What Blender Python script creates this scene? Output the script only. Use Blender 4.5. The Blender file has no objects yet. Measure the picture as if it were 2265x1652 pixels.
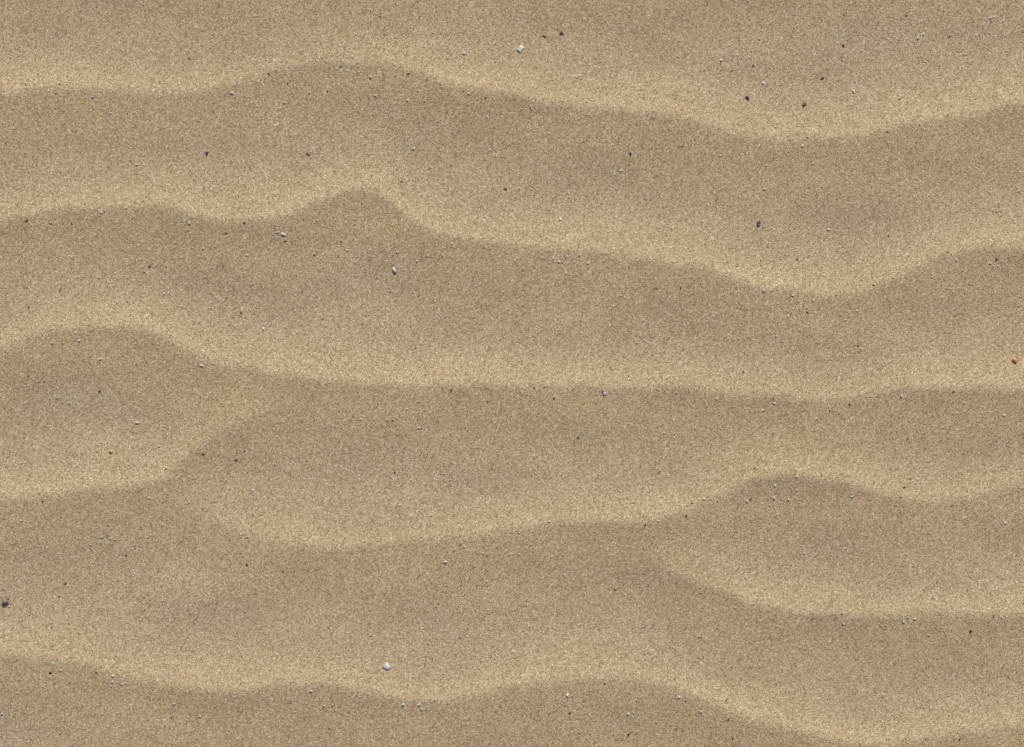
import bpy, bmesh, math, random
import numpy as np
from mathutils import Vector
random.seed(4); rng = np.random.default_rng(7)
C = bpy.context.scene.collection; sc = bpy.context.scene
K = 0.5/4096            # metres per photo pixel; the frame is half a metre of beach
# ---- camera, sky, sun, exposure
cd = bpy.data.cameras.new('camera'); cam = bpy.data.objects.new('camera', cd); C.objects.link(cam)
cam.location = (0, 0, 1.5); cd.lens = 36*1.5/0.5; cd.sensor_width = 36; cd.clip_start = .01; cd.clip_end = 500
sc.camera = cam
SX, SY, EL = 0.22, 1.0, math.radians(40)
az = math.atan2(SX, SY)
w = bpy.data.worlds.new("World"); sc.world = w; w.use_nodes = True
nt = w.node_tree; sky = nt.nodes.new('ShaderNodeTexSky'); sky.sky_type = 'NISHITA'; sky.sun_disc = False
sky.sun_elevation = EL; sky.sun_rotation = az
nt.nodes['Background'].inputs[1].default_value = 0.07; nt.links.new(sky.outputs[0], nt.nodes['Background'].inputs[0])
sl = bpy.data.lights.new('sun', 'SUN'); sl.energy = 3.4; sl.angle = math.radians(.6); sl.color = (1, .95, .87)
sun = bpy.data.objects.new('sun', sl); C.objects.link(sun)
sun.rotation_euler = Vector((math.sin(az)*math.cos(EL), math.cos(az)*math.cos(EL), math.sin(EL))).to_track_quat('Z', 'Y').to_euler()
vs = sc.view_settings; vs.view_transform = 'Standard'; vs.look = 'None'; vs.gamma = 1; vs.exposure = 0.0
# ---- materials
def grain_mat(name, ramp, scale, rough=.9, island=False, bump=.5, lag=False):
    m = bpy.data.materials.new(name); m.use_nodes = True; n = m.node_tree.nodes; l = m.node_tree.links
    b = n['Principled BSDF']; b.inputs['Roughness'].default_value = rough; b.inputs['Specular IOR Level'].default_value = .2
    r = n.new('ShaderNodeValToRGB'); e = r.color_ramp.elements; r.color_ramp.interpolation = 'CONSTANT' if not island else 'CONSTANT'
    while len(e) > 1: e.remove(e[0])
    e[0].position = 0; e[0].color = (*ramp[0][1], 1)
    for p, c in ramp[1:]: q = e.new(p); q.color = (*c, 1)
    tc = n.new('ShaderNodeTexCoord')
    if island:
        g = n.new('ShaderNodeNewGeometry'); l.new(g.outputs['Random Per Island'], r.inputs[0]); l.new(r.outputs[0], b.inputs['Base Color'])
        return m
    v = n.new('ShaderNodeTexVoronoi'); v.inputs['Scale'].default_value = scale; v.inputs['Randomness'].default_value = 1
    l.new(tc.outputs['Object'], v.inputs['Vector'])
    s = n.new('ShaderNodeSeparateColor'); l.new(v.outputs['Color'], s.inputs[0]); l.new(s.outputs[0], r.inputs[0])
    out = r.outputs[0]
    # slow mineral patchiness of the sand itself
    z = n.new('ShaderNodeTexNoise'); z.inputs['Scale'].default_value = 55; z.inputs['Detail'].default_value = 6; z.inputs['Roughness'].default_value = .7
    l.new(tc.outputs['Object'], z.inputs['Vector'])
    t = n.new('ShaderNodeValToRGB'); t.color_ramp.elements[0].position = .3; t.color_ramp.elements[0].color = (.97, .95, .92, 1)
    t.color_ramp.elements[1].position = .7; t.color_ramp.elements[1].color = (1.02, 1.02, 1.03, 1); l.new(z.outputs[0], t.inputs[0])
    mx = n.new('ShaderNodeMix'); mx.data_type = 'RGBA'; mx.blend_type = 'MULTIPLY'; mx.inputs[0].default_value = 1
    l.new(out, mx.inputs[6]); l.new(t.outputs[0], mx.inputs[7]); out = mx.outputs[2]
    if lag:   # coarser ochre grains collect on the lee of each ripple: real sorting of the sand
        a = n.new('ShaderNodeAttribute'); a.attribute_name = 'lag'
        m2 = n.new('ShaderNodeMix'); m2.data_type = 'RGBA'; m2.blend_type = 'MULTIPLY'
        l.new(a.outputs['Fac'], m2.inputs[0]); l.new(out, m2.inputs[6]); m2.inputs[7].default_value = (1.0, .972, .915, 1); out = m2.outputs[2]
    l.new(out, b.inputs['Base Color'])
    bp = n.new('ShaderNodeBump'); bp.inputs['Strength'].default_value = bump; bp.inputs['Distance'].default_value = .0002
    v2 = n.new('ShaderNodeTexNoise'); v2.inputs['Scale'].default_value = 1300; v2.inputs['Detail'].default_value = 2
    l.new(tc.outputs['Object'], v2.inputs['Vector']); l.new(v2.outputs[0], bp.inputs['Height']); l.new(bp.outputs[0], b.inputs['Normal'])
    return m
SAND = [(0, (.20, .145, .085)), (.04, (.32, .235, .14)), (.16, (.43, .322, .198)), (.40, (.505, .388, .244)), (.66, (.585, .465, .305)), (.87, (.68, .565, .40)), (.97, (.80, .73, .60))]
SAND = [(p, (c[0]*.99, c[1]*.965, c[2]*.905)) for p, c in SAND]
sand_m = grain_mat('sand_surface', SAND, 2200, lag=True, bump=.4)
loose_m = grain_mat('loose_grains', [(0, (.06, .045, .035)), (.02, (.58, .30, .10)), (.12, (.44, .33, .20)), (.40, (.53, .41, .26)), (.66, (.62, .5, .34)), (.90, (.72, .63, .48)), (.985, (.85, .84, .8))], 1, island=True)
# ---- ripple crests, traced on a 2265-pixel-wide grid, then continued beyond the frame
Q = 0.5/2265; XC, YC = 1132.5, 826
CR = [
 ([(0,203),(130,192),(250,200),(400,207),(500,190),(600,160),(700,138),(800,135),(900,150),(1000,185),(1200,222),(1330,243),(1450,245),(1520,262),(1600,290),(1700,303),(1880,305),(1990,275),(2120,258),(2200,240),(2265,222)], None),
 ([(0,485),(130,462),(260,452),(370,455),(450,480),(530,490),(620,485),(700,445),(760,420),(830,420),(900,475),(980,520),(1130,540),(1400,565),(1550,590),(1700,635),(1850,655),(1950,630),(2050,575),(2150,545),(2265,550)], None),
 ([(0,775),(80,735),(180,720),(300,722),(380,755),(470,800),(600,825),(770,848),(1000,850),(1250,850),(1450,855),(1650,870),(1800,885),(1900,878),(2000,855),(2120,855),(2265,862)], None),
 ([(-200,1100),(0,1105),(100,1095),(200,1075),(290,1080),(360,1060),(400,1020),(460,970),(540,935),(610,905)], [(-9e3,1),(330,1),(450,.75),(540,.5),(650,0)]),
 ([(300,1080),(400,1115),(470,1160),(600,1190),(730,1215),(850,1200),(1000,1190),(1150,1165),(1300,1150),(1430,1155),(1540,1115),(1640,1070),(1720,1045),(1800,1050),(1880,1070),(1960,1095),(2080,1110),(2180,1090),(2265,1060)], [(380,0),(500,.5),(690,1)]),
 ([(1350,1200),(1430,1235),(1530,1280),(1640,1325),(1760,1352),(1900,1362),(2030,1352),(2265,1360)], [(1400,0),(1520,.7),(1640,1)]),
 ([(0,1445),(120,1455),(220,1480),(330,1505),(430,1525),(520,1525),(620,1512),(740,1508),(860,1540),(940,1550),(1020,1545),(1120,1520),(1200,1505),(1300,1498),(1420,1498),(1500,1520),(1600,1565),(1700,1600),(1800,1625),(1900,1640),(2000,1640),(2140,1615),(2265,1605)], None)]
def smooth_interp(xs, pts):
    p = np.array(pts, float); off = [-24, -12, 0, 12, 24]
    return sum(np.interp(xs+o, p[:,0], p[:,1]) for o in off)/5
def wander(xs, s):
    r = np.random.default_rng(s); v = 0
    for k in range(7):
        L = r.uniform(500, 2600); v = v + r.uniform(8, 17)*np.sin(2*math.pi*xs/L + r.uniform(0, 6.28))
    return v
def crest_lines(xs):
    out = []; ext = np.clip(np.maximum(-xs, xs-2265)/500, 0, 1)
    for i, (pts, amp) in enumerate(CR):
        c = smooth_interp(xs, pts) + ext*wander(xs, 50+i) + 2.2*np.sin(xs/37+i)+1.5*np.sin(xs/17+2*i)
        a = np.ones_like(xs) if amp is None else np.interp(xs, *np.array(amp, float).T)
        out.append((c, a))
    for s in (1, 2, 3, 4):
        pass
    for k in range(1, 24):
        out.append((np.full_like(xs, 205.)-292*k + wander(xs, 100+k), np.ones_like(xs)))
        out.append((np.full_like(xs, 1560.)+292*k + wander(xs, 200+k)*min(1, k/2+.3), np.ones_like(xs)))
    return out
R_, D_, H_ = 172., 240., 17.5
def prof(u):
    up = np.clip(1+u/R_, 0, 1)**3.1; dn = np.clip(1-u/D_, 0, 1)**1.45
    return np.where(u < 0, up, dn)
def prof_s(u): return (prof(u-8)+prof(u-4)+prof(u)+prof(u+4)+prof(u+8))/5
W_ = [(rng.uniform(90, 420), rng.uniform(0, math.pi), rng.uniform(0, 6.28)) for _ in range(14)]
def height(X, Y):       # X, Y arrays of points in metres (same shape, 1-D) -> z, lag
    xs = X/Q+XC; ys = YC-Y/Q; h = np.zeros_like(xs); lag = np.zeros_like(xs)
    for c, a in crest_lines(xs):
        u = ys-c; m = 1+.12*np.sin(xs/210+c/90)
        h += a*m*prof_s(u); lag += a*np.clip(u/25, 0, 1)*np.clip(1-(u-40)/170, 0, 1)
    for L, t, p in W_:
        h += .00012*L*np.sin(2*math.pi*(xs*math.cos(t)*.6+ys*math.sin(t))/L+p)
    far = np.clip((np.maximum(abs(X), abs(Y))-1.35)/.4, 0, 1); far = far*far*(3-2*far)
    z = (h*H_*Q-.0020)*(1-far) + far*.02*(np.sin(X*.9)+np.sin(Y*.7+X*.3))*np.clip(far, 0, 1)
    return z, np.clip(lag, 0, 1)
def axis(half):
    d = .0011; v = [0.]; 
    while v[-1] < half: v.append(v[-1]+d)
    while v[-1] < 150:
        s = v[-1]
        d = min(d*1.06, .008) if s < 1.8 else d*1.15
        v.append(s+d)
    v = np.array(v); return np.concatenate([-v[:0:-1], v])
ax, ay = axis(.27), axis(.20)
GX, GY = np.meshgrid(ax, ay); nx, ny = len(ax), len(ay)
gz, gl = height(GX.ravel(), GY.ravel())
verts = np.stack([GX.ravel(), GY.ravel(), gz], 1)
i = np.arange((nx-1)*(ny-1)); r0 = i//(nx-1); c0 = i % (nx-1); b0 = r0*nx+c0
quads = np.stack([b0, b0+1, b0+nx+1, b0+nx], 1)
# loose coarse grains belong to the sand sheet itself
NG = 30000
gx = rng.uniform(-.33, .33, NG); gy = rng.uniform(-.26, .26, NG); zz, ll = height(gx, gy)
keep = rng.uniform(0, 1, NG) < (.45+.55*ll); gx, gy, zz = gx[keep], gy[keep], zz[keep]; n = len(gx)
sz = rng.uniform(.00011, .00021, n)*(1+1.0*(rng.uniform(0, 1, n) > .985))
octa = np.array([(1,0,0),(0,1,0),(-1,0,0),(0,-1,0),(0,0,.8),(0,0,-.8)], float)
of = np.array([(0,1,4),(1,2,4),(2,3,4),(3,0,4),(1,0,5),(2,1,5),(3,2,5),(0,3,5)])
th = rng.uniform(0, 6.28, n); jit = rng.uniform(.75, 1.25, (n, 6, 1))
ov = octa[None]*jit; ca, sa = np.cos(th)[:, None], np.sin(th)[:, None]
gv = np.stack([ov[..., 0]*ca-ov[..., 1]*sa, ov[..., 0]*sa+ov[..., 1]*ca, ov[..., 2]], -1)*sz[:, None, None]
gv += np.stack([gx, gy, zz+sz*.25], -1)[:, None, :]
V = np.concatenate([verts, gv.reshape(-1, 3)]); nq = len(quads)
gf = (of[None]+(np.arange(n)*6)[:, None, None]+len(verts)).reshape(-1)
me = bpy.data.meshes.new('sand'); me.vertices.add(len(V)); me.vertices.foreach_set('co', V.ravel().astype(np.float32))
loops = np.concatenate([quads.ravel(), gf]); me.loops.add(len(loops)); me.loops.foreach_set('vertex_index', loops.astype(np.int32))
nf = nq+n*8; me.polygons.add(nf)
st = np.concatenate([np.arange(nq)*4, nq*4+np.arange(n*8)*3]); me.polygons.foreach_set('loop_start', st.astype(np.int32))
me.materials.append(sand_m); me.materials.append(loose_m)
me.polygons.foreach_set('material_index', np.concatenate([np.zeros(nq), np.ones(n*8)]).astype(np.int32))
me.polygons.foreach_set('use_smooth', np.concatenate([np.ones(nq), np.zeros(n*8)]).astype(bool))
at = me.attributes.new('lag', 'FLOAT', 'POINT'); at.data.foreach_set('value', np.concatenate([gl, np.zeros(n*6)]).astype(np.float32))
me.update(calc_edges=True)
so = bpy.data.objects.new('sand', me); C.objects.link(so); so['kind'] = 'structure'; so['label'] = 'wind rippled golden beach sand seen from above'; so['category'] = 'sand'
# ---- small finds on the sand
COL = {'white': (.88,.87,.84), 'pale': (.72,.71,.66), 'cream': (.74,.63,.42), 'lilac': (.80,.75,.83), 'pale blue': (.66,.76,.80), 'pale green': (.62,.68,.55),
 'black': (.018,.016,.018), 'dark blue': (.03,.045,.10), 'blue': (.05,.07,.42), 'orange': (.78,.36,.09), 'red': (.55,.12,.04), 'brown': (.09,.04,.02), 'grey': (.26,.27,.28),
 'dark grey': (.10,.105,.095), 'tan': (.50,.34,.19), 'pink': (.74,.62,.53), 'dark green': (.05,.065,.035), 'yellow': (.72,.48,.17), 'olive': (.13,.12,.07), 'greybrown': (.38,.31,.23)}
MATS = {}
def mat(c):
    if c in MATS: return MATS[c]
    m = bpy.data.materials.new('find_'+c.replace(' ', '_')); m.use_nodes = True; n = m.node_tree.nodes; l = m.node_tree.links; b = n['Principled BSDF']
    b.inputs['Roughness'].default_value = .55
    tc = n.new('ShaderNodeTexCoord'); z = n.new('ShaderNodeTexNoise'); z.inputs['Scale'].default_value = 900; z.inputs['Detail'].default_value = 4
    l.new(tc.outputs['Object'], z.inputs['Vector']); r = n.new('ShaderNodeValToRGB'); k = COL[c]
    r.color_ramp.elements[0].position = .35; r.color_ramp.elements[0].color = (k[0]*.78, k[1]*.75, k[2]*.7, 1)
    r.color_ramp.elements[1].position = .6; r.color_ramp.elements[1].color = (*k, 1); l.new(z.outputs[0], r.inputs[0]); l.new(r.outputs[0], b.inputs['Base Color'])
    MATS[c] = m; return m
def link(name, bm, c, parent=None, smooth=False):
    bmesh.ops.recalc_face_normals(bm, faces=bm.faces)
    me = bpy.data.meshes.new(name); bm.to_mesh(me); bm.free(); me.materials.append(mat(c))
    for p in me.polygons: p.use_smooth = smooth
    o = bpy.data.objects.new(name, me); C.objects.link(o); o.parent = parent; return o
def chip_bm(w, h, outline=None, th=None, curl=.25):
    bm = bmesh.new(); th = th or max(.00022, .16*min(w, h))
    if not outline:
        n = random.choice((5, 6, 7)); a0 = random.random()*6
        outline = [(.5*random.uniform(.78, 1.12)*math.cos(a0+6.283*k/n), .5*random.uniform(.78, 1.12)*math.sin(a0+6.283*k/n)) for k in range(n)]
    lay = []
    for zf, s in ((-.5, .94), (.15, 1), (.5, .86)):
        lay.append([bm.verts.new((x*w*s, y*h*s, zf*th - curl*h*(y*y)*.8)) for x, y in outline])
    n = len(outline)
    for a, b in ((0, 1), (1, 2)):
        for k in range(n): bm.faces.new((lay[a][k], lay[a][(k+1) % n], lay[b][(k+1) % n], lay[b][k]))
    t = bm.verts.new((0, 0, .62*th)); bt = bm.verts.new((0, 0, -.5*th))
    for k in range(n):
        bm.faces.new((lay[2][k], lay[2][(k+1) % n], t)); bm.faces.new((lay[0][(k+1) % n], lay[0][k], bt))
    return bm
def peb_bm(w, h, zf=.55, rough=.12, sub=2):
    bm = bmesh.new(); bmesh.ops.create_icosphere(bm, subdivisions=sub, radius=.5)
    a = [(Vector((random.gauss(0, 1), random.gauss(0, 1), random.gauss(0, 1))).normalized(), random.uniform(1.5, 4), random.random()*6) for _ in range(5)]
    for v in bm.verts:
        f = 1+sum(rough*math.sin(v.co.dot(d)*k*2.4+p) for d, k, p in a)*.6+random.uniform(-1, 1)*rough*.25
        v.co = Vector((v.co.x*f*w, v.co.y*f*h, v.co.z*f*zf*min(w, h)))
    return bm
def twig_bm(L, r, bend=.12, fork=False):
    bm = bmesh.new()
    def tube(P, R):
        prev = None
        for p, q in zip(P, R):
            ring = [bm.verts.new((p[0]+q*math.cos(k*1.047), p[1], p[2]+q*math.sin(k*1.047))) for k in range(6)]
            if prev: [bm.faces.new((prev[k], prev[(k+1) % 6], ring[(k+1) % 6], ring[k])) for k in range(6)]
            else: bm.faces.new(ring)
            prev = ring
        bm.faces.new(prev)
    tube([(bend*L*math.sin(t*3.1), (t-.5)*L, r*.6+bend*L*.3*t) for t in (0, .2, .4, .6, .8, 1)], [r*.6, r, r*1.05, r*.95, r*.7, r*.3])
    return bm
CAT = {'chip': ('shell_fragment', 'shell fragment', 'shell chip'), 'sliver': ('shell_sliver', 'shell fragment', 'shell sliver'), 'pebble': ('pebble', 'pebble', 'pebble'),
       'grain': ('coarse_grain', 'grain', 'coarse grain'), 'clod': ('sand_clod', 'clod', 'clod'), 'twig': ('twig', 'twig', 'twig'), 'husk': ('seed_husk', 'husk', 'husk'), 'disc': ('shell_disc', 'shell fragment', 'round shell bit')}
RECT = [(-.5,-.32),(.5,-.44),(.38,0),(.5,.40),(-.46,.30),(-.40,0)]
TRI = [(-.5,-.42),(.45,-.5),(.52,.1),(.05,.5),(-.3,.2)]
DROP = [(-.5,-.1),(-.35,-.42),(.1,-.45),(.6,.0),(.1,.35),(-.35,.42)]
BIG = [(-.52,-.30),(-.30,-.50),(.2,-.46),(.45,-.2),(.52,.25),(.3,.5),(-.1,.5),(-.4,.2)]
PLUMP = [(-.3,-.5),(.1,-.5),(.5,-.32),(.45,0),(.2,.42),(-.1,.52),(-.35,.3),(-.5,-.1)]
# landmarks: x, y, kind, w, h, rotation, colour, label, short name (photo pixels)
LM = [
(2083,193,'chip',18,31,-38,'white','large white rectangular shell piece with clean edges, right of top centre','the white rectangular shell piece',RECT),
(2178,137,'chip',17,12,-15,'orange','orange shell bit above and right of the white rectangular shell piece','the orange shell bit near the top',TRI),
(2246,130,'pebble',17,9,0,'olive','flat dark olive stone just right of the orange shell bit near the top','the olive stone',None),
(3292,304,'husk',16,13,20,'tan','curved tan husk with orange tip and long shadow, upper right of the picture','the curved tan husk',None),
(3218,417,'chip',18,15,0,'brown','dark brown triangular flake with a point downwards, below the curved tan husk','the dark brown flake',[(-.5,.35),(.1,.5),(.5,.3),(.3,-.05),(-.1,-.5),(-.2,.05)]),
(2990,390,'pebble',10,19,38,'dark blue','shiny blue black oblong stone left of the dark brown flake','the blue black oblong stone',None),
(3056,329,'disc',11,11,0,'white','small round white disc above the blue black oblong stone','the round white disc',None),
(3417,365,'pebble',9,15,0,'pale','pale upright oval pebble right of the curved tan husk','the pale oval pebble in the upper right',None),
(827,610,'pebble',11,11,0,'blue','bright blue angular grain, the only vivid blue one, upper left','the bright blue grain',None),
(1232,614,'twig',20,5,-55,'brown','dark crumbly twig bit right of the bright blue grain','the dark crumbly twig bit',None),
(3036,891,'clod',15,20,0,'dark grey','fuzzy dark grey clod right of centre, between the first and second right hand crests','the fuzzy dark grey clod',None),
(4059,1440,'pebble',17,19,20,'orange','rounded orange pebble close to the right edge at mid height','the orange pebble at the right edge',PLUMP),
(22,2398,'clod',28,28,0,'greybrown','rough grey brown clod cut by the left edge, lower left','the rough clod at the left edge',None),
(1548,2664,'chip',27,25,30,'pale','large pearly grey white shell with an orange corner, bottom centre left','the large pearly shell',BIG),
(3022,1871,'clod',10,16,25,'pink','small pinkish stone with a dark hole and a dark shadow, right of centre','the pink stone with a hole',None),
(967,1239,'pebble',12,21,-12,'cream','cream and pink angular pebble casting a dark shadow, left of centre','the cream angular pebble',PLUMP),
(1577,1080,'pebble',13,19,14,'pale','pale tapered pebble standing in a dark shadow, above centre','the pale tapered pebble',PLUMP),
(1136,937,'chip',20,9,-28,'white','pointed white shell piece like a small bird wing, upper left of centre','the pointed white shell piece',DROP),
(238,1158,'twig',5,23,-8,'dark green','short upright dark green twig by the left edge at mid height','the dark green twig',None),
(445,1806,'pebble',19,10,-22,'yellow','yellow orange elongated pebble in the lower left','the yellow elongated pebble',None),
(549,1691,'pebble',15,8,0,'pale blue','pale blue green oval pebble above right of the yellow elongated pebble','the pale blue oval pebble',None),
(2417,1573,'chip',11,13,20,'lilac','pale lilac chip with a black sliver lying at its upper left, centre','the lilac chip by the black sliver',None),
(2411,1566,'sliver',4,14,25,'black','black sliver leaning on a pale lilac chip near the centre','the black sliver',None),
(2242,876,'pebble',9,12,0,'white','bright white oval pebble alone on the bright slope above centre','the lone white pebble on the bright slope',None),
(813,1813,'chip',14,7,-8,'grey','grey sliver with a black end on the pale slope, lower left','the grey sliver with a black end',None),
(2023,751,'pebble',13,11,0,'tan','brownish tan pebble above centre, on the dark slope','the brownish tan pebble',None),
(3880,2525,'grain',9,9,0,'black','largest round black grain, near the lower right corner','the round black grain at lower right',None),
(2722,1151,'grain',6,6,0,'black','round black grain right of centre below the second crest','the round black grain right of centre',None),
(760,831+61,'chip',10,9,0,'white','bright white pentagonal shell chip left of the pointed white shell piece','the white pentagonal chip',None),
(2270,2777,'chip',9,15,-15,'white','upright white shell chip below the lowest crest, bottom centre','the upright white chip at bottom centre',RECT),
(2715,2785,'chip',8,10,10,'white','bright white chip under the lowest crest, bottom right of centre','the bright white chip at bottom right',None),
(453,2701,'chip',12,9,-15,'white','bright white chip at the head of a shell cluster, bottom left','the white chip of the bottom left cluster',None),
(1612,2815,'chip',11,9,0,'white','white triangular chip below the lowest crest, below the large pearly shell','the white triangle below the pearly shell',TRI),
(1674,1710,'chip',10,7,15,'white','bright white chip in the trough below the third crest, centre','the white chip in the central trough',RECT),
(2799,2545,'chip',10,8,0,'pink','pinkish white chip with a dark edge below the broken crest, lower right','the pinkish chip at lower right',None),
(3604,1581,'chip',8,11,15,'white','bright white chip under the third crest on the right','the white chip under the third crest',None),
(1856,210,'chip',12,11,0,'pale blue','pale blue white three cornered chip left of the white rectangular shell piece','the three cornered pale chip',TRI),
(3613,2486,'chip',9,14,10,'pale','pale oblong chip below the lower right crest in a loose trio','the pale chip of the lower right trio',None),
(1049,683,'chip',8,12,-20,'white','white upright chip left of the dark crumbly twig bit and below it','the white chip below the blue grain',RECT),
(372,372+10,'chip',1,1,0,'white',None,None,None)]
LM.pop()
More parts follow.
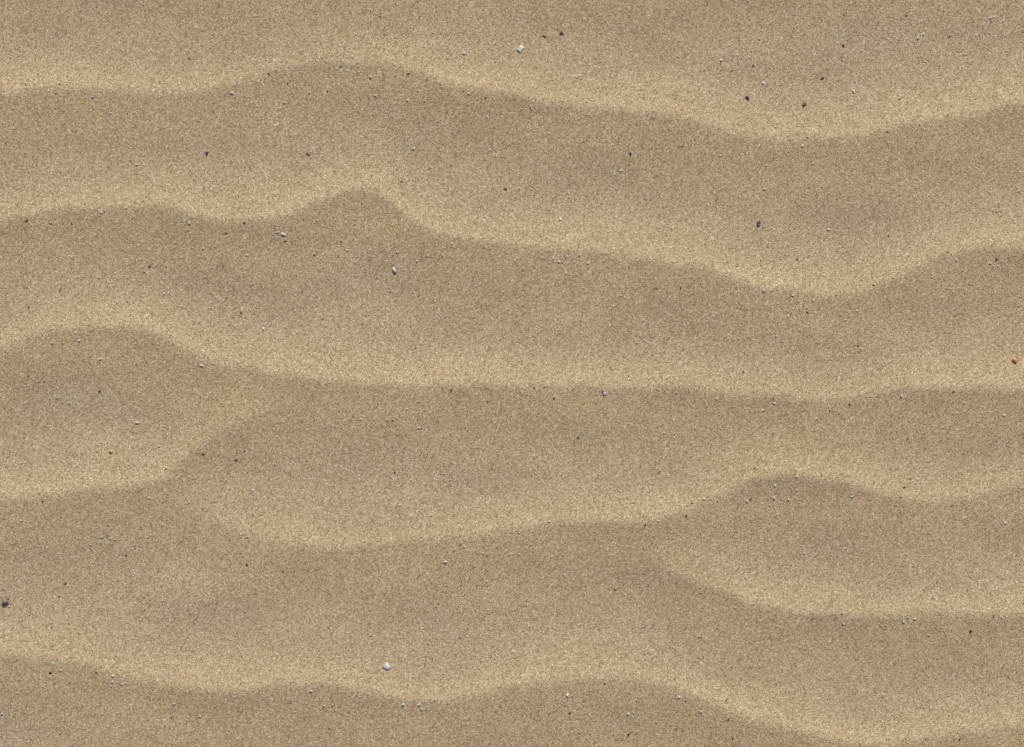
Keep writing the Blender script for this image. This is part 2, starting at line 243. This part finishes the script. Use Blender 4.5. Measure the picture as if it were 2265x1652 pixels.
# smaller finds: tile column, tile row, list of (x, y, kind, w, h, colour) in the tile's own pixels
S1, S2 = 2.2119, 1.2578
T = {
(0,0):[(1405,283,'c',12,20,'cream'),(905,533,'c',10,9,'white'),(1228,793,'c',15,22,'white'),(435,803,'s',9,22,'white'),(2055,825,'p',28,18,'pale blue'),(980,1000,'s',20,8,'white'),(1765,1075,'g',13,12,'orange'),(230,748,'g',10,9,'black'),(530,745,'g',10,9,'black'),(1675,512,'g',13,11,'brown'),(570,975,'s',18,8,'white'),(2250,135,'s',10,22,'white'),(55,1255,'g',14,14,'orange'),(500,825,'g',20,10,'orange'),(1210,1455,'s',30,8,'pale'),(820,865,'p',18,10,'grey')],
(1,0):[(118,655,'g',15,11,'black'),(278,738,'g',10,10,'black'),(475,815,'p',16,16,'white'),(722,605,'c',10,15,'white'),(755,590,'s',16,6,'black'),(905,588,'c',14,9,'pale blue'),(1017,682,'p',22,22,'cream'),(1228,573,'c',18,16,'lilac'),(1055,842,'s',28,10,'white'),(1340,887,'p',15,14,'white'),(1645,770,'c',16,16,'white'),(1640,750,'g',12,12,'orange'),(1882,826,'c',17,16,'white'),(1838,800,'c',14,12,'pale'),(1915,810,'c',10,10,'pale'),(1017,88,'c',13,22,'pale'),(1070,1148,'c',16,16,'white'),(1395,1312,'c',28,18,'pale'),(1543,1472,'s',8,24,'white'),(1510,710,'s',6,24,'black'),(245,910,'g',15,15,'orange'),(2030,870,'g',13,11,'black'),(632,807,'g',12,9,'black'),(963,1277,'g',10,10,'black'),(1290,1595,'c',26,13,'yellow'),(1433,800,'c',12,18,'pale'),(1098,148,'g',12,10,'black'),(1495,895,'c',14,12,'yellow'),(1350,648,'g',20,16,'orange')],
(2,0):[(745,507,'c',15,20,'pale'),(1472,497,'p',12,11,'cream'),(1853,527,'c',24,20,'white'),(1948,618,'p',20,14,'tan'),(2137,576,'c',17,10,'black'),(165,945,'g',16,13,'orange'),(175,961,'c',14,15,'white'),(82,965,'p',14,12,'cream'),(515,1018,'s',12,28,'white'),(673,1010,'c',12,11,'white'),(650,1018,'p',10,10,'cream'),(965,1507,'c',26,12,'white'),(1050,1357,'g',18,18,'dark blue'),(1843,1376,'p',14,12,'white'),(1163,857,'g',18,18,'orange'),(1595,668,'g',11,10,'black'),(1505,965,'g',12,12,'orange'),(1145,1025,'p',10,10,'white'),(2195,340,'s',26,6,'pale'),(1512,1288,'g',14,14,'red'),(2120,455,'g',10,9,'black'),(2250,1460,'s',9,14,'white')],
(3,0):[(670,400,'g',16,15,'black'),(605,313,'c',14,16,'white'),(1378,298,'p',18,22,'pale blue'),(1328,332,'c',24,13,'white'),(1268,120,'s',11,24,'white'),(1225,137,'g',16,12,'black'),(1562,90,'c',14,13,'pale blue'),(1975,156,'c',24,15,'lilac'),(1998,142,'s',9,24,'pale'),(827,40,'s',10,22,'white'),(232,123,'c',12,11,'white'),(1513,482,'c',12,11,'white'),(1165,863,'c',20,18,'cream'),(1055,1155,'c',24,32,'pale green'),(1818,1170,'c',15,22,'pale'),(303,1288,'c',20,26,'white'),(1340,1100,'c',16,14,'pale'),(1595,1415,'c',15,14,'pale'),(1520,1115,'g',10,10,'black'),(717,1545,'s',9,20,'lilac'),(320,1590,'p',12,11,'white'),(1220,962,'g',10,9,'black'),(2038,1325,'c',11,12,'white'),(398,1443,'c',16,11,'white'),(20,597,'g',12,12,'yellow'),(1610,318,'g',10,9,'black'),(2122,445,'p',9,9,'white')],
(0,1):[(900,225,'c',18,17,'white'),(935,210,'s',9,18,'white'),(1117,188,'p',16,15,'white'),(2165,320,'g',19,12,'black'),(240,298,'g',20,14,'brown'),(393,310,'c',11,10,'white'),(455,318,'c',26,12,'pale'),(1187,262,'s',15,8,'white'),(635,325,'g',9,15,'black'),(253,1062,'g',15,15,'red'),(1321,705,'g',18,12,'black'),(1260,705,'p',14,12,'white'),(1276,747,'c',18,13,'cream'),(1452,945,'c',20,14,'white'),(1742,1003,'c',12,11,'white'),(2190,605,'c',12,14,'white'),(2003,412,'g',16,11,'black'),(2118,1130,'c',13,11,'lilac'),(675,1287,'s',11,20,'white'),(702,1358,'c',24,18,'white'),(464,1383,'c',24,12,'white'),(557,1387,'g',14,13,'red'),(1540,1377,'s',13,34,'pale green'),(1785,1580,'c',38,13,'white'),(1893,1560,'c',16,16,'white'),(890,1522,'c',32,13,'white'),(2133,1580,'c',14,16,'white'),(75,1460,'c',12,11,'white'),(1800,543,'c',15,22,'pale'),(1703,540,'p',12,11,'cream'),(2065,1302,'s',11,26,'pale'),(1978,703,'g',13,12,'dark blue'),(1203,1387,'p',12,11,'white'),(1125,1018,'g',10,10,'black')],
(1,1):[(197,402,'c',20,12,'white'),(798,318,'s',10,20,'white'),(518,592,'c',22,20,'pale'),(547,460,'c',15,14,'pale'),(808,560,'c',13,15,'pale'),(1252,577,'s',26,11,'white'),(1647,617,'g',12,11,'black'),(1425,655,'p',15,14,'white'),(2040,537,'p',12,11,'white'),(2232,630,'s',8,13,'white'),(1797,652,'p',12,11,'cream'),(62,1255,'p',18,26,'white'),(1800,1408,'s',26,8,'white'),(2160,1347,'p',14,12,'cream'),(262,480,'g',24,10,'dark grey'),(540,295,'c',14,12,'white'),(357,610,'p',9,9,'white'),(1410,1425,'p',16,13,'grey'),(755,485,'g',11,10,'black'),(1210,345,'g',12,14,'orange')],
(2,1):[(598,602,'c',18,15,'lilac'),(368,632,'p',14,24,'white'),(415,662,'c',23,20,'white'),(447,663,'c',14,14,'lilac'),(672,674,'c',17,15,'white'),(550,665,'c',14,26,'pale green'),(478,760,'s',12,22,'white'),(1053,590,'p',10,10,'cream'),(1588,720,'c',15,10,'white'),(1277,893,'p',14,22,'grey'),(1523,1222,'c',10,17,'white'),(1015,1222,'c',10,12,'white'),(1175,1357,'p',22,11,'white'),(2240,18,'p',17,16,'white'),(900,1053,'c',18,13,'white'),(960,960,'c',13,12,'pale'),(95,743,'g',14,13,'brown'),(2205,653,'g',10,9,'black'),(95,1052,'g',14,13,'orange'),(500,560,'g',18,11,'orange'),(2225,918,'c',22,22,'pale'),(812,660,'p',12,11,'cream'),(1425,665,'c',12,20,'pale'),(2046,1637,'g',12,11,'black')],
(3,1):[(218,960,'c',19,19,'white'),(783,1097,'p',14,14,'white'),(180,1142,'s',10,22,'white'),(685,1175,'c',20,11,'white'),(538,375,'p',16,15,'white'),(262,640,'g',14,13,'dark blue'),(932,868,'g',14,13,'black'),(1583,575,'g',15,15,'orange'),(2017,640,'g',16,15,'dark blue'),(1967,675,'c',19,16,'pale'),(2028,698,'c',14,13,'lilac'),(2017,722,'p',11,11,'white'),(1072,430,'g',13,12,'black'),(203,373,'c',14,13,'lilac'),(85,1030,'c',12,10,'white'),(343,1075,'p',14,11,'yellow'),(347,1108,'g',18,10,'dark green'),(1447,795,'c',20,14,'pale'),(70,1320,'p',12,12,'white'),(797,1403,'g',11,9,'black'),(393,1005,'p',12,11,'cream'),(1718,740,'p',12,11,'cream'),(1665,650,'c',24,20,'pale'),(2225,37,'p',14,14,'white'),(1040,1503,'g',13,14,'red')],
(0,2):[(880,155,'g',19,16,'black'),(605,267,'p',18,12,'grey'),(512,212,'c',20,14,'cream'),(895,613,'p',14,13,'white'),(1030,695,'s',8,26,'grey'),(1408,642,'c',30,12,'pale green'),(2165,660,'g',13,15,'red'),(2168,676,'c',13,13,'white'),(2090,765,'g',20,14,'brown'),(1472,840,'g',20,15,'orange'),(1323,1098,'p',20,11,'white'),(1515,1163,'c',10,14,'white'),(2237,1030,'c',23,13,'white'),(2132,1420,'c',16,13,'white'),(2188,1450,'g',12,12,'orange'),(1435,1335,'p',14,13,'lilac'),(272,1352,'c',13,16,'white'),(198,1298,'c',14,13,'white'),(705,1210,'c',10,20,'pale'),(902,1445,'c',25,17,'pale'),(980,1460,'c',14,14,'white'),(1018,1468,'p',12,11,'cream'),(1113,1610,'g',16,10,'black'),(802,1517,'p',16,13,'pale blue'),(123,1498,'c',18,13,'pale'),(382,1128,'g',10,10,'black')],
(1,2):[(527,229,'c',11,9,'white'),(760,177,'c',9,9,'white'),(662,232,'c',12,7,'white'),(690,236,'g',7,5,'black'),(1088,188,'c',9,7,'white'),(982,87,'g',8,8,'black'),(1165,143,'g',6,6,'black'),(698,497,'g',8,8,'black'),(678,521,'c',8,8,'cream'),(228,241,'g',7,6,'brown'),(610,163,'p',7,7,'cream'),(880,713,'c',12,8,'pale'),(1050,870,'s',11,6,'white'),(1141,902,'c',9,8,'white'),(1028,860,'g',6,5,'black'),(1075,562,'c',7,7,'white'),(820,140,'c',10,7,'pale blue'),(545,887,'g',6,6,'black'),(949,503,'s',9,5,'white')],
(2,2):[(211,124,'g',9,9,'black'),(112,66,'c',10,8,'pale'),(168,62,'c',8,8,'pale'),(397,66,'c',7,7,'white'),(1028,126,'c',12,10,'lilac'),(828,97,'c',9,8,'pale'),(1035,637,'c',9,8,'white'),(966,630,'c',12,9,'pale green'),(1180,640,'c',12,12,'lilac'),(1200,632,'g',6,6,'black'),(902,652,'g',8,7,'black'),(876,715,'g',8,7,'black'),(668,760,'g',9,7,'brown'),(735,740,'s',11,5,'white'),(765,297,'c',8,9,'white'),(819,301,'c',9,8,'lilac'),(672,277,'p',6,6,'white'),(333,322,'g',8,8,'dark blue'),(873,318,'p',6,6,'cream'),(186,743,'c',18,8,'pale blue'),(37,907,'c',9,8,'white'),(35,799,'c',8,7,'pale'),(563,513,'g',7,7,'orange'),(1102,400,'p',7,6,'white'),(1262,183,'c',8,11,'white')],
(3,2):[(986,147,'p',10,8,'white'),(31,148,'c',12,8,'white'),(25,128,'g',7,6,'black'),(408,153,'g',8,8,'black'),(930,91,'g',12,6,'black'),(1186,208,'c',12,10,'white'),(878,271,'p',8,7,'white'),(622,212,'g',7,6,'black'),(310,188,'g',8,6,'black'),(247,227,'p',7,6,'cream'),(704,325,'c',9,14,'grey'),(34,564,'p',10,10,'white'),(144,586,'c',9,8,'white'),(30,625,'c',12,11,'pale blue'),(104,632,'c',10,10,'pale'),(8,662,'c',9,7,'white'),(420,618,'s',16,6,'pale blue'),(684,574,'g',13,6,'black'),(664,622,'g',8,6,'black'),(184,905,'c',10,8,'white'),(990,722,'c',8,8,'white'),(1194,752,'p',10,10,'white'),(144,517,'c',11,9,'lilac'),(718,525,'g',9,8,'orange')],
(0,3):[(43,232,'c',9,9,'white'),(19,145,'c',9,9,'white'),(1243,22,'g',9,8,'black'),(297,181,'g',11,7,'orange'),(327,118,'g',10,8,'brown'),(307,550,'c',11,10,'white'),(256,563,'g',12,8,'brown'),(567,608,'c',11,13,'lilac'),(560,632,'c',11,8,'white'),(615,622,'c',10,12,'pale'),(636,618,'s',5,12,'cream'),(486,563,'g',9,6,'black'),(878,721,'c',14,11,'pale blue'),(862,790,'g',5,8,'black'),(891,779,'p',7,7,'cream'),(300,872,'g',10,8,'orange'),(1184,685,'s',6,12,'white'),(1158,400,'p',8,7,'cream'),(10,772,'c',10,9,'pale blue'),(1103,627,'g',6,6,'black'),(815,205,'c',8,7,'white')],
(1,3):[(952,8,'p',15,12,'white'),(822,724,'c',13,9,'white'),(835,747,'c',11,17,'pale'),(278,655,'c',14,13,'pale'),(177,712,'g',9,8,'blue'),(343,729,'c',8,10,'white'),(386,726,'c',9,8,'pale'),(1160,107,'p',8,8,'white'),(1167,249,'p',8,7,'white'),(413,412,'p',7,7,'white'),(803,352,'p',8,7,'cream'),(1028,385,'c',9,7,'white'),(53,79,'c',8,6,'white'),(197,762,'c',12,7,'cream'),(371,840,'c',9,8,'pale'),(957,797,'p',9,7,'cream'),(138,55,'g',7,6,'brown'),(1228,735,'g',6,6,'black')],
(2,3):[(585,772,'c',10,15,'lilac'),(613,766,'c',9,10,'white'),(290,768,'g',8,7,'black'),(188,771,'g',6,5,'black'),(467,619,'g',8,5,'black'),(626,709,'g',7,6,'black'),(873,707,'g',7,6,'black'),(1078,703,'g',6,6,'black'),(1086,799,'g',8,8,'dark blue'),(587,878,'g',8,11,'black'),(1108,893,'g',7,7,'black'),(726,812,'c',10,8,'white'),(951,759,'c',13,10,'pale'),(1122,238,'c',11,8,'pale green'),(520,144,'g',15,9,'orange'),(827,848,'g',8,9,'red'),(301,680,'s',5,12,'cream')],
(3,3):[(379,318,'c',11,9,'white'),(737,293,'p',11,10,'white'),(703,287,'c',8,8,'white'),(222,296,'g',8,6,'black'),(370,270,'g',6,5,'black'),(808,374,'c',13,7,'pale'),(950,400,'s',9,5,'white'),(569,329,'p',8,7,'cream'),(1173,285,'c',10,8,'white'),(1132,278,'g',8,8,'black'),(962,900,'g',8,7,'black'),(1109,883,'c',9,8,'white'),(790,895,'g',6,6,'black'),(607,899,'g',5,5,'black'),(42,331,'p',10,8,'cream')]}
items = []
for x, y, k, w_, h_, rot, c, lab, short, ol in LM: items.append([x, y, k, w_, h_, rot, c, lab, short, ol])
KN = {'c': 'chip', 's': 'sliver', 'p': 'pebble', 'g': 'grain'}
for (tx, ty), L in T.items():
    s = S2 if (ty == 3 or (ty == 2 and tx > 0)) else S1
    for x, y, k, w_, h_, c in L: items.append([tx*1024+x/s, ty*747+y/s, KN[k], w_/s, h_/s, 0 if k == 's' else random.uniform(-20, 20), c, None, None, None])
# labels for the small finds: look + where it lies relative to the closest landmark
used = {i[7] for i in items if i[7]}; LMS = [(i[0], i[1], i[8]) for i in items if i[8]]
DIRS = ['right of', 'above right of', 'above', 'above left of', 'left of', 'below left of', 'below', 'below right of']
for it in sorted([i for i in items if not i[7]], key=lambda i: min((i[0]-a)**2+(i[1]-b)**2 for a, b, _ in LMS)):
    x, y, k, w_, h_, _, c = it[:7]; asp = max(w_, h_)/min(w_, h_); big = 'tiny' if max(w_, h_) < 7 else 'small'
    shape = 'flat wide' if asp > 1.6 and w_ > h_ else 'narrow upright' if asp > 1.5 else ''
    look = ' '.join(t for t in (big, c, shape, CAT[k][2]) if t).replace('pale flat', 'pale flat'); done = False
    for a, b, s in sorted(LMS, key=lambda q: (q[0]-x)**2+(q[1]-y)**2)[:7]:
        d = math.hypot(x-a, y-b); dr = DIRS[int(((math.degrees(math.atan2(b-y, x-a))+382.5) % 360)//45)]
        q = 'just' if d < 60 else 'a little' if d < 180 else 'some way' if d < 360 else 'far'
        lab = f'{look} {q} {dr} {s}'
        if len(lab.split()) <= 16 and lab not in used: done = True; break
    if not done: lab = f'{look} lying alone near {s}'
    used.add(lab); it[7] = lab
GROUPS = {'chip': 'shell chips scattered on the sand', 'sliver': 'shell slivers scattered on the sand', 'pebble': 'pebbles scattered on the sand', 'grain': 'coarse coloured grains scattered on the sand'}
PX = np.array([(i[0]-2048)*K for i in items]); PY = np.array([-(i[1]-1494)*K for i in items]); PZ, _l = height(PX, PY)
for (x, y, k, w_, h_, rot, c, lab, short, ol), px, py, pz in zip(items, PX, PY, PZ):
    W, H = max(w_, 4.8)*K, max(h_, 4.8)*K; m = min(W, H); name, cat, _n = CAT[k]; lift = .2*m; root = None

    if k == 'twig':
        L, r = max(W, H), m*.42; root = link(name, twig_bm(L, r), c, smooth=True); rot = rot if H > W else rot-90+55-35
        lift = r*.3
    elif k == 'clod':
        bm = peb_bm(W*.8, H*.8, .8, .3, 3)
        root = bpy.data.objects.new(name, None); C.objects.link(root); body = link('core', bm, c, root)
        for q in range(7):
            a = random.random()*6.28; b2 = peb_bm(W*.32, W*.3, .9, .3, 2); lump = link('lump', b2, c if q % 3 else 'greybrown' , root)
            lump.location = (math.cos(a)*W*.38, math.sin(a)*H*.38, m*random.uniform(-.05, .3))
        if c == 'pink':
            bm = bmesh.new(); bmesh.ops.create_cone(bm, cap_ends=True, segments=12, radius1=W*.13, radius2=W*.15, depth=W*.1)
            ho = link('hole', bm, 'black', root); ho.location = (-W*.1, H*.22, m*.42)
        lift = m*.3
    elif k == 'husk':
        root = bpy.data.objects.new(name, None); C.objects.link(root)
        link('shell', chip_bm(W, H, BIG, curl=.9), c, root); tip = link('tip', chip_bm(W*.35, H*.5, TRI, curl=.3), 'orange', root); tip.location = (W*.52, H*.22, m*.12)
        lift = m*.65
    elif k in ('pebble', 'grain'):
        bm = peb_bm(W*1.05, H*1.05, .75, .16 if k == 'pebble' else .22, 2)
        root = link(name, bm, c, smooth=(c != 'cream')); lift = .3*m+.0001
    elif k == 'disc':
        root = link(name, chip_bm(W, H, [(.5*math.cos(a*.5236), .5*math.sin(a*.5236)) for a in range(12)], curl=.2), c); lift = m*.35
    elif short == 'the large pearly shell':
        root = bpy.data.objects.new(name, None); C.objects.link(root)
        link('shell', chip_bm(W*.8, H*1.15, PLUMP, curl=.5), 'pale blue', root).location = (-W*.12, 0, 0)
        link('inner_layer', chip_bm(W*.6, H*.85, BIG, curl=.5), 'lilac', root).location = (W*.16, -H*.06, m*.07)
        t = link('orange_corner', peb_bm(W*.25, W*.22), 'orange', root); t.location = (-W*.42, -H*.42, m*.02); rot = -28; lift = m*.3
    else:
        root = link(name, chip_bm(W*1.08, H*1.08, ol, th=(.3*m if k == 'sliver' else None), curl=.3), c); lift = .3*m+.0003
        root.rotation_euler = (random.uniform(-.15, .25), random.uniform(-.2, .2), 0)
    root.location = (px, py, pz+lift); root.rotation_euler.z = math.radians(rot)
    root['label'] = lab; root['category'] = cat
    if not short and k in GROUPS: root['group'] = GROUPS[k]
